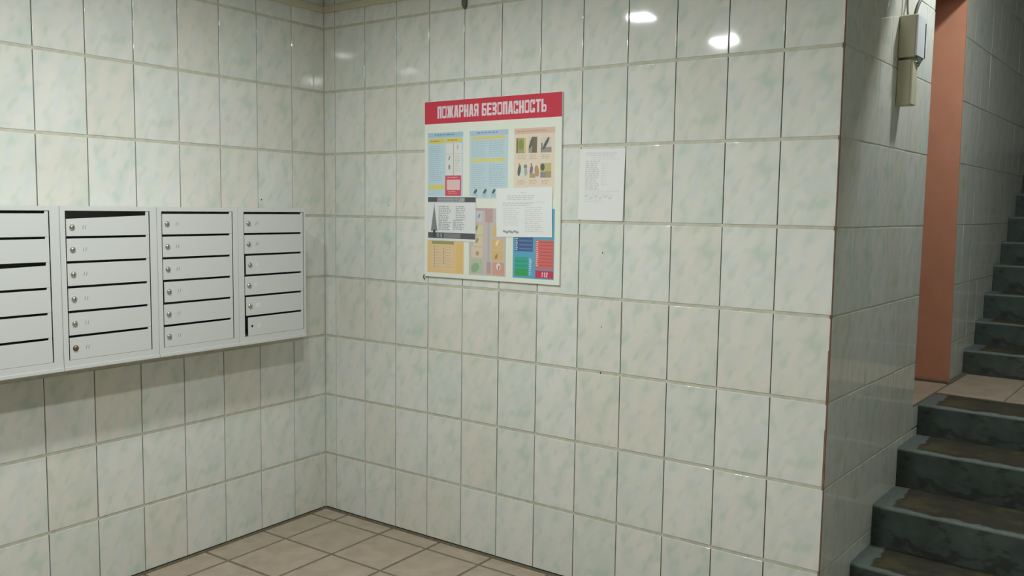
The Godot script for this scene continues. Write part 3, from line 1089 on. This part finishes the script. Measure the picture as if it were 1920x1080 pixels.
# a bowl: a stroke that runs round the right side between two heights, from x0 to x1
func bowl(st: SurfaceTool, x0: float, x1: float, y0: float, y1: float, v: float, b: float, deep0: float, flip: bool = false) -> void:
	var deep := lifted(deep0)
	var outer := []
	var inner := []
	var r := minf((y1 - y0) * 0.5, (x1 - x0) * 0.45)
	outer.append(Vector2(x0, y0))
	inner.append(Vector2(x0, y0 + b))
	for q in 2:
		var cy := y0 + r if q == 0 else y1 - r
		for k in 5:
			var a := -PI / 2 + q * PI / 2 + PI / 2 * k / 4.0
			outer.append(Vector2(x1 - r + r * cos(a), cy + r * sin(a)))
			inner.append(Vector2(maxf(x0, x1 - r + maxf(r - v, 0.0) * cos(a)), clampf(cy + maxf(r - b, 0.0) * sin(a), y0 + b, y1 - b)))
	outer.append(Vector2(x0, y1))
	inner.append(Vector2(x0, y1 - b))
	for k in outer.size() - 1:
		var p: Array[Vector2] = [outer[k], outer[k + 1], inner[k + 1], inner[k]]
		if flip:
			for m in 4:
				p[m].x = x0 + x1 - p[m].x
		for z in [0.0, deep]:
			var c := []
			for e in p:
				c.append(Vector3(e.x, e.y, z))
			quad(st, c[0], c[1], c[2], c[3], Vector3(0, 0, 1.0 if z > 0.0 else -1.0))
		var m0 := (p[1] - p[0]).orthogonal().normalized()
		quad(st, Vector3(p[0].x, p[0].y, 0), Vector3(p[1].x, p[1].y, 0), Vector3(p[1].x, p[1].y, deep), Vector3(p[0].x, p[0].y, deep), Vector3(m0.x, m0.y, 0))


func glyph(st: SurfaceTool, ch: String, x: float, w: float, h: float, deep: float) -> void:
	var v := w * 0.405
	if ch == "Ж":
		v = w * 0.28
	var b := h * 0.19
	var r := x + w
	match ch:
		"П":
			bar(st, x, 0, x + v, h, deep)
			bar(st, r - v, 0, r, h, deep)
			bar(st, x + v, h - b, r - v, h, deep)
		"Н":
			bar(st, x, 0, x + v, h, deep)
			bar(st, r - v, 0, r, h, deep)
			bar(st, x + v, h * 0.42, r - v, h * 0.60, deep)
		"О":
			bowl(st, x + w * 0.5, r, 0, h, v, b, deep)
			bowl(st, x, x + w * 0.5, 0, h, v, b, deep, true)
		"С":
			bowl(st, x, x + w * 0.5, 0, h, v, b, deep, true)
			bowl(st, x + w * 0.5, r, h * 0.64, h, v, b, deep)
			bowl(st, x + w * 0.5, r, 0, h * 0.36, v, b, deep)
		"Р":
			bar(st, x, 0, x + v, h, deep)
			bowl(st, x + v, r, h * 0.40, h, v, b * 0.9, deep)
		"Ь":
			bar(st, x, 0, x + v, h, deep)
			bowl(st, x + v, r, 0, h * 0.58, v, b * 0.9, deep)
		"Б":
			bar(st, x, 0, x + v, h, deep)
			bar(st, x + v, h - b, r - w * 0.04, h, deep)
			bowl(st, x + v, r, 0, h * 0.60, v, b * 0.9, deep)
		"Е":
			bar(st, x, 0, x + v, h, deep)
			for y in [0.0, h * 0.42, h - b]:
				bar(st, x + v, y, r - (w * 0.08 if y > 0.0 and y < h * 0.5 else 0.0), y + b, deep)
		"З":
			bowl(st, x + w * 0.12, r, h * 0.47, h, v, b, deep)
			bowl(st, x + w * 0.12, r, 0, h * 0.53, v, b, deep)
			bar(st, x, h * 0.76, x + v * 0.9, h * 0.95, deep)
			bar(st, x, h * 0.05, x + v * 0.9, h * 0.24, deep)
		"А":
			slant(st, x - w * 0.03, 0, x + w * 0.20, h, v * 0.95, deep)
			slant(st, r - v * 0.92, 0, r - w * 0.20 - v * 0.95, h, v * 0.95, deep)
			bar(st, x + w * 0.25, h * 0.18, r - w * 0.25, h * 0.33, deep)
		"Я":
			bar(st, r - v, 0, r, h, deep)
			bowl(st, x, r - v, h * 0.40, h, v, b * 0.9, deep, true)
			slant(st, x - w * 0.04, 0, x + w * 0.22, h * 0.48, v * 0.95, deep)
		"Т":
			bar(st, x, h - b, r, h, deep)
			bar(st, x + w * 0.5 - v * 0.5, 0, x + w * 0.5 + v * 0.5, h - b, deep)
		"Ж":
			bar(st, x + w * 0.5 - v * 0.5, 0, x + w * 0.5 + v * 0.5, h, deep)
			slant(st, x - w * 0.01, 0, x + w * 0.17, h * 0.52, v * 0.95, deep)
			slant(st, x + w * 0.17, h * 0.48, x - w * 0.01, h, v * 0.95, deep)
			slant(st, r - v * 0.94, 0, r - w * 0.17 - v * 0.95, h * 0.52, v * 0.95, deep)
			slant(st, r - w * 0.17 - v * 0.95, h * 0.48, r - v * 0.94, h, v * 0.95, deep)
			bar(st, x + w * 0.25, h * 0.44, r - w * 0.25, h * 0.56, deep)
		"1":
			bar(st, x + w * 0.35, 0, x + w * 0.35 + v, h, deep)
			slant(st, x + w * 0.05, h * 0.72, x + w * 0.35, h, v * 0.8, deep)
		"2":
			bowl(st, x + w * 0.1, r, h * 0.48, h, v * 0.9, b, deep)
			slant(st, x, b, x + w * 0.50, h * 0.56, v, deep)
			bar(st, x, 0, r, b, deep)


func lettering(words: String, wide: float, high: float, deep: float, mat: Material, parent: Node3D, at: Vector3, lean: float = 0.0) -> void:
	var total := 0.0
	for ch in words:
		total += 0.55 if ch == " " else (1.45 if ch == "Ж" else 1.0) + 0.13
	total -= 0.13
	var unit := wide / total
	var x := -wide * 0.5
	var st := new_st()
	for ch in words:
		if ch == " ":
			x += 0.55 * unit
			continue
		var w := unit * (1.45 if ch == "Ж" else 1.0)
		glyph(st, ch, x, w, high, deep)
		x += w + 0.13 * unit
	var o := obj("lettering", st, mat, parent)
	o.transform = Transform3D(Basis(Vector3.RIGHT, Vector3(lean, 1, 0), Vector3.BACK), at + Vector3(0, -high * 0.5, 0.0001))


func sheet_point(w: float, h: float, thick: float, sag: float, u: float, v: float) -> Vector3:
	return Vector3((u - 0.5) * w, (0.5 - v) * h, thick + sag * sin(PI * v) * (0.4 + 0.6 * u) + sag * 0.8 * v * v * u)


func sheet(st: SurfaceTool, w: float, h: float, thick: float, sag: float) -> void:
	# a sheet hung from its upper edge, origin in the middle of its back; it bellies out a little
	var nx := 6
	var ny := 8
	for i in nx:
		for k in ny:
			var u0 := float(i) / nx
			var u1 := float(i + 1) / nx
			var v0 := float(k) / ny
			var v1 := float(k + 1) / ny
			var p := [sheet_point(w, h, thick, sag, u0, v0), sheet_point(w, h, thick, sag, u1, v0), sheet_point(w, h, thick, sag, u1, v1), sheet_point(w, h, thick, sag, u0, v1)]
			var n: Vector3 = (p[1] - p[0]).cross(p[0] - p[3]).normalized()
			if n.z < 0:
				n = -n
			quad(st, p[0], p[1], p[2], p[3], n, [Vector2(u0, v0), Vector2(u1, v0), Vector2(u1, v1), Vector2(u0, v1)])
			var q := []
			for e: Vector3 in p:
				q.append(e - Vector3(0, 0, thick * 0.8))
			quad(st, q[0], q[1], q[2], q[3], -n, [Vector2(u0, v0), Vector2(u0, v0), Vector2(u0, v0), Vector2(u0, v0)])


func build_board() -> void:
	var w := 0.738
	var h := 0.795
	var o := thing("safety_board", "large white fire safety board with red header and Cyrillic title", "notice board", Transform3D(Basis(Vector3.BACK, deg_to_rad(0.15)), Vector3(1.0415, 2.045 - h * 0.5, 0.0006)))
	var st := new_st()
	add_box(st, Vector3(-w / 2, -h / 2, 0.0), Vector3(w / 2, h / 2, 0.0090), 0.0006)
	obj("panel", st, plain("board_edge", Color(0.85, 0.86, 0.82), 0.45), o)
	st = new_st()
	var a := 0.0008
	var z := 0.0092
	quad(st, Vector3(-w / 2 + a, h / 2 - a, z), Vector3(w / 2 - a, h / 2 - a, z), Vector3(w / 2 - a, -h / 2 + a, z), Vector3(-w / 2 + a, -h / 2 + a, z), Vector3.BACK, [Vector2(0, 0), Vector2(1, 0), Vector2(1, 1), Vector2(0, 1)])
	obj("print", st, printed("board_print", board_image(), 0.35), o)
	lettering("ПОЖАРНАЯ БЕЗОПАСНОСТЬ", 0.586, 0.054, 0.0003, M.white_ink, o, Vector3(-0.0005, h / 2 - 0.0505, z))
	lettering("112", 0.032, 0.020, 0.0003, M.white_ink, o, Vector3(663.0 / 1000.0 - w / 2, h / 2 - 0.754, z), 0.12)
	st = new_st()                                      # the bent nail that holds the lower left corner
	add_tube(st, smooth([Vector3(-w / 2 - 0.002, -h / 2 - 0.014, 0.003), Vector3(-w / 2 - 0.004, -h / 2 - 0.006, 0.010), Vector3(-w / 2 + 0.002, -h / 2 + 0.008, 0.0122)]), 0.0022, 8)
	obj("nail", st, M.chip_dark, o)


func build_notices() -> void:
	# landscape sheet with two black bars and a spire drawing, on the board
	im_now = Image.create(280, 203, false, Image.FORMAT_RGB8)
	im_now.fill(Color(0.84, 0.84, 0.845))
	var dark := Color(0.33, 0.34, 0.35)
	px(2, 6, 276, 22, dark)
	px(58, 8, 158, 18, Color(0.62, 0.63, 0.64))
	text_rows(62, 12, 150, 2, 7, Color(0.40, 0.41, 0.42), 3)
	text_rows(66, 46, 76, 14, 8, Color(0.60, 0.60, 0.61), 4)
	text_rows(166, 46, 60, 8, 8, Color(0.63, 0.63, 0.64), 4)
	text_rows(150, 108, 70, 6, 8, Color(0.63, 0.63, 0.64), 4)
	for k in 110:                                      # the slim spire
		var half := 2.0 + k * 0.16
		px(40 - half, 50 + k, half * 2.0, 1, Color(0.52, 0.52, 0.525) if k % 7 < 5 else Color(0.44, 0.44, 0.45))
	px(38, 34, 3, 18, Color(0.5, 0.5, 0.5))
	px(4, 166, 274, 26, dark)
	px(98, 168, 96, 22, Color(0.48, 0.485, 0.49))
	blob(40, 170, 8, 18, Color(0.26, 0.26, 0.27))
	blob(62, 178, 7, 9, Color(0.64, 0.64, 0.64))
	blob(62, 178, 4, 6, Color(0.36, 0.36, 0.37))
	px(78, 170, 8, 18, Color(0.62, 0.62, 0.62))
	var st := new_st()
	sheet(st, 0.280, 0.203, 0.0006, 0.0012)
	var o := obj("paper_sheet", st, printed("paper_bars", im_now, 0.8))
	o.position = Vector3(0.8325, 1.5185, 0.0101)
	tag(o, "landscape black and white leaflet with two dark bars pasted on the board's left", "paper")
	# white typed sheet overlapping the right side of the board
	im_now = Image.create(288, 212, false, Image.FORMAT_RGB8)
	im_now.fill(Color(0.868, 0.872, 0.868))
	var grey := Color(0.765, 0.77, 0.77)
	text_rows(130, 20, 30, 1, 8, grey, 4)
	text_rows(58, 32, 180, 3, 8, grey, 4)
	px(34, 62, 220, 2, grey)
	text_rows(34, 66, 180, 2, 8, grey, 4)
	text_rows(38, 86, 96, 9, 9, Color(0.795, 0.80, 0.80), 4)
	text_rows(150, 84, 100, 13, 8.5, Color(0.785, 0.79, 0.79), 4)
	for k in 9:
		blob(40 + k * 9, 186 + (k % 3) * 3, 6, 5, Color(0.60, 0.605, 0.60), 0.6)
	st = new_st()
	sheet(st, 0.288, 0.210, 0.0006, 0.0022)
	o = obj("paper_sheet", st, printed("paper_typed", im_now, 0.8))
	o.transform = Transform3D(Basis(Vector3.BACK, deg_to_rad(1.3)), Vector3(1.228, 1.5515, 0.0103))
	tag(o, "white typed sheet covering part of the board's right half", "paper")
	# portrait notice on the tiles
	im_now = Image.create(208, 288, false, Image.FORMAT_RGB8)
	im_now.fill(Color(0.862, 0.855, 0.845))
	var pale := Color(0.775, 0.77, 0.762)
	text_rows(28, 16, 160, 2, 8, pale, 4)
	text_rows(60, 32, 130, 2, 8, Color(0.815, 0.81, 0.803), 4)
	text_rows(28, 48, 70, 15, 8, pale, 5)
	text_rows(104, 60, 30, 10, 9, Color(0.815, 0.81, 0.803), 4)
	text_rows(28, 168, 165, 3, 8, Color(0.81, 0.805, 0.798), 4)
	for k in 6:
		blob(36 + k * 22, 192 + (k % 2) * 5, 9, 5, Color(0.795, 0.79, 0.78), 0.4)
	text_rows(28, 204, 110, 2, 8, Color(0.815, 0.81, 0.803), 4)
	st = new_st()
	sheet(st, 0.206, 0.286, 0.0006, 0.0015)
	o = obj("paper_sheet", st, printed("paper_notice", im_now, 0.8))
	o.transform = Transform3D(Basis(Vector3.BACK, deg_to_rad(-0.9)), Vector3(1.595, 1.6675, 0.0006))
	tag(o, "portrait typed notice taped straight onto the tiles right of the board", "paper")


# ================= wiring and small fittings =================

func build_fittings() -> void:
	# shallow trunking close under the ceiling
	var st := new_st()
	add_box(st, Vector3(0.014, 2.517, 0.0005), Vector3(CORNER_X - 0.3, 2.548, 0.013), 0.002)
	var o := obj("cable_trunking", st, M.beige_plastic)
	tag(o, "beige cable trunking high on the back wall above the board", "trunking")
	st = new_st()
	add_box(st, Vector3(0.0005, 2.517, 0.0005), Vector3(0.013, 2.548, 3.6), 0.002)
	o = obj("cable_trunking", st, M.beige_plastic)
	tag(o, "beige cable trunking high on the left wall above the mailboxes", "trunking")
	# pointed grey bracket hanging at the top edge of the picture
	st = new_st()
	add_prism(st, PackedVector2Array([Vector2(-0.0125, 0.10), Vector2(-0.012, 0.014), Vector2(-0.006, 0.004), Vector2(-0.001, -0.003), Vector2(0.001, -0.003), Vector2(0.006, 0.004), Vector2(0.010, 0.014), Vector2(0.013, 0.10)]), 0.0, 0.014)
	o = obj("wall_bracket", st, M.bracket_grey)
	o.position = Vector3(0.8955, 2.437, 0.0005)
	tag(o, "small dark grey pointed bracket under the ceiling above the board", "bracket")
	# electrical enclosure and duct on the stair side wall
	var at := side_transform()
	var e := thing("junction_box", "beige electrical box with white front cover high on the stair wall", "electrical box", at * Transform3D(Basis(), Vector3(0.603, 2.172, 0.0005)))
	st = new_st()
	add_box(st, Vector3(0.0, 0.0, 0.0), Vector3(0.116, 0.160, 0.062), 0.003)
	obj("body", st, M.beige_plastic, e)
	st = new_st()
	add_box(st, Vector3(0.003, 0.004, 0.062), Vector3(0.108, 0.158, 0.068), 0.002)
	obj("cover", st, M.white_plastic, e)
	st = new_st()
	add_prism(st, PackedVector2Array([Vector2(0.109, 0.010), Vector2(0.116, 0.006), Vector2(0.116, 0.100), Vector2(0.114, 0.140), Vector2(0.109, 0.120)]), 0.060, 0.070)
	obj("latch", st, M.bracket_grey, e)
	st = new_st()                                      # the torn lower flap of the cover
	add_prism(st, PackedVector2Array([Vector2(0.010, 0.004), Vector2(0.112, 0.004), Vector2(0.060, -0.026)]), 0.063, 0.066)
	obj("flap", st, M.bracket_grey, e)
	var d := thing("cable_duct", "short beige cable duct directly below the electrical box", "cable duct", at * Transform3D(Basis(), Vector3(0.606, 1.990, 0.0005)))
	st = new_st()
	add_box(st, Vector3(0.0, 0.0, 0.0), Vector3(0.066, 0.172, 0.050), 0.002)
	obj("base", st, M.beige_plastic, d)
	st = new_st()
	add_box(st, Vector3(-0.001, 0.002, 0.050), Vector3(0.067, 0.168, 0.057), 0.002)
	obj("lid", st, M.beige_plastic, d)
	st = new_st()
	add_tube(st, smooth([at * Vector3(0.622, 2.326, 0.050), at * Vector3(0.645, 2.37, 0.053), at * Vector3(0.690, 2.43, 0.058), at * Vector3(0.72, 2.55, 0.05), at * Vector3(0.72, 2.85, 0.03)]), 0.0065)
	o = obj("cable", st, M.bracket_grey)
	tag(o, "thick dark grey cable rising from the top of the electrical box", "cable")
	st = new_st()
	add_tube(st, smooth([at * Vector3(0.640, 2.33, 0.020), at * Vector3(0.640, 2.45, 0.014), at * Vector3(0.640, 2.85, 0.010)]), 0.004)
	o = obj("cable", st, M.grey_cable)
	tag(o, "thin pale cable running up the tiles from the electrical box", "cable")
	st = new_st()
	add_tube(st, smooth([at * Vector3(0.7275, 2.31, 0.040), at * Vector3(0.748, 2.28, 0.044), at * Vector3(0.755, 2.22, 0.044), at * Vector3(0.742, 2.165, 0.042), at * Vector3(0.710, 2.148, 0.040), at * Vector3(0.684, 2.140, 0.030)]), 0.006)
	o = obj("cable", st, M.dark_rubber)
	tag(o, "short dark cable looped round the right of the electrical box", "cable")
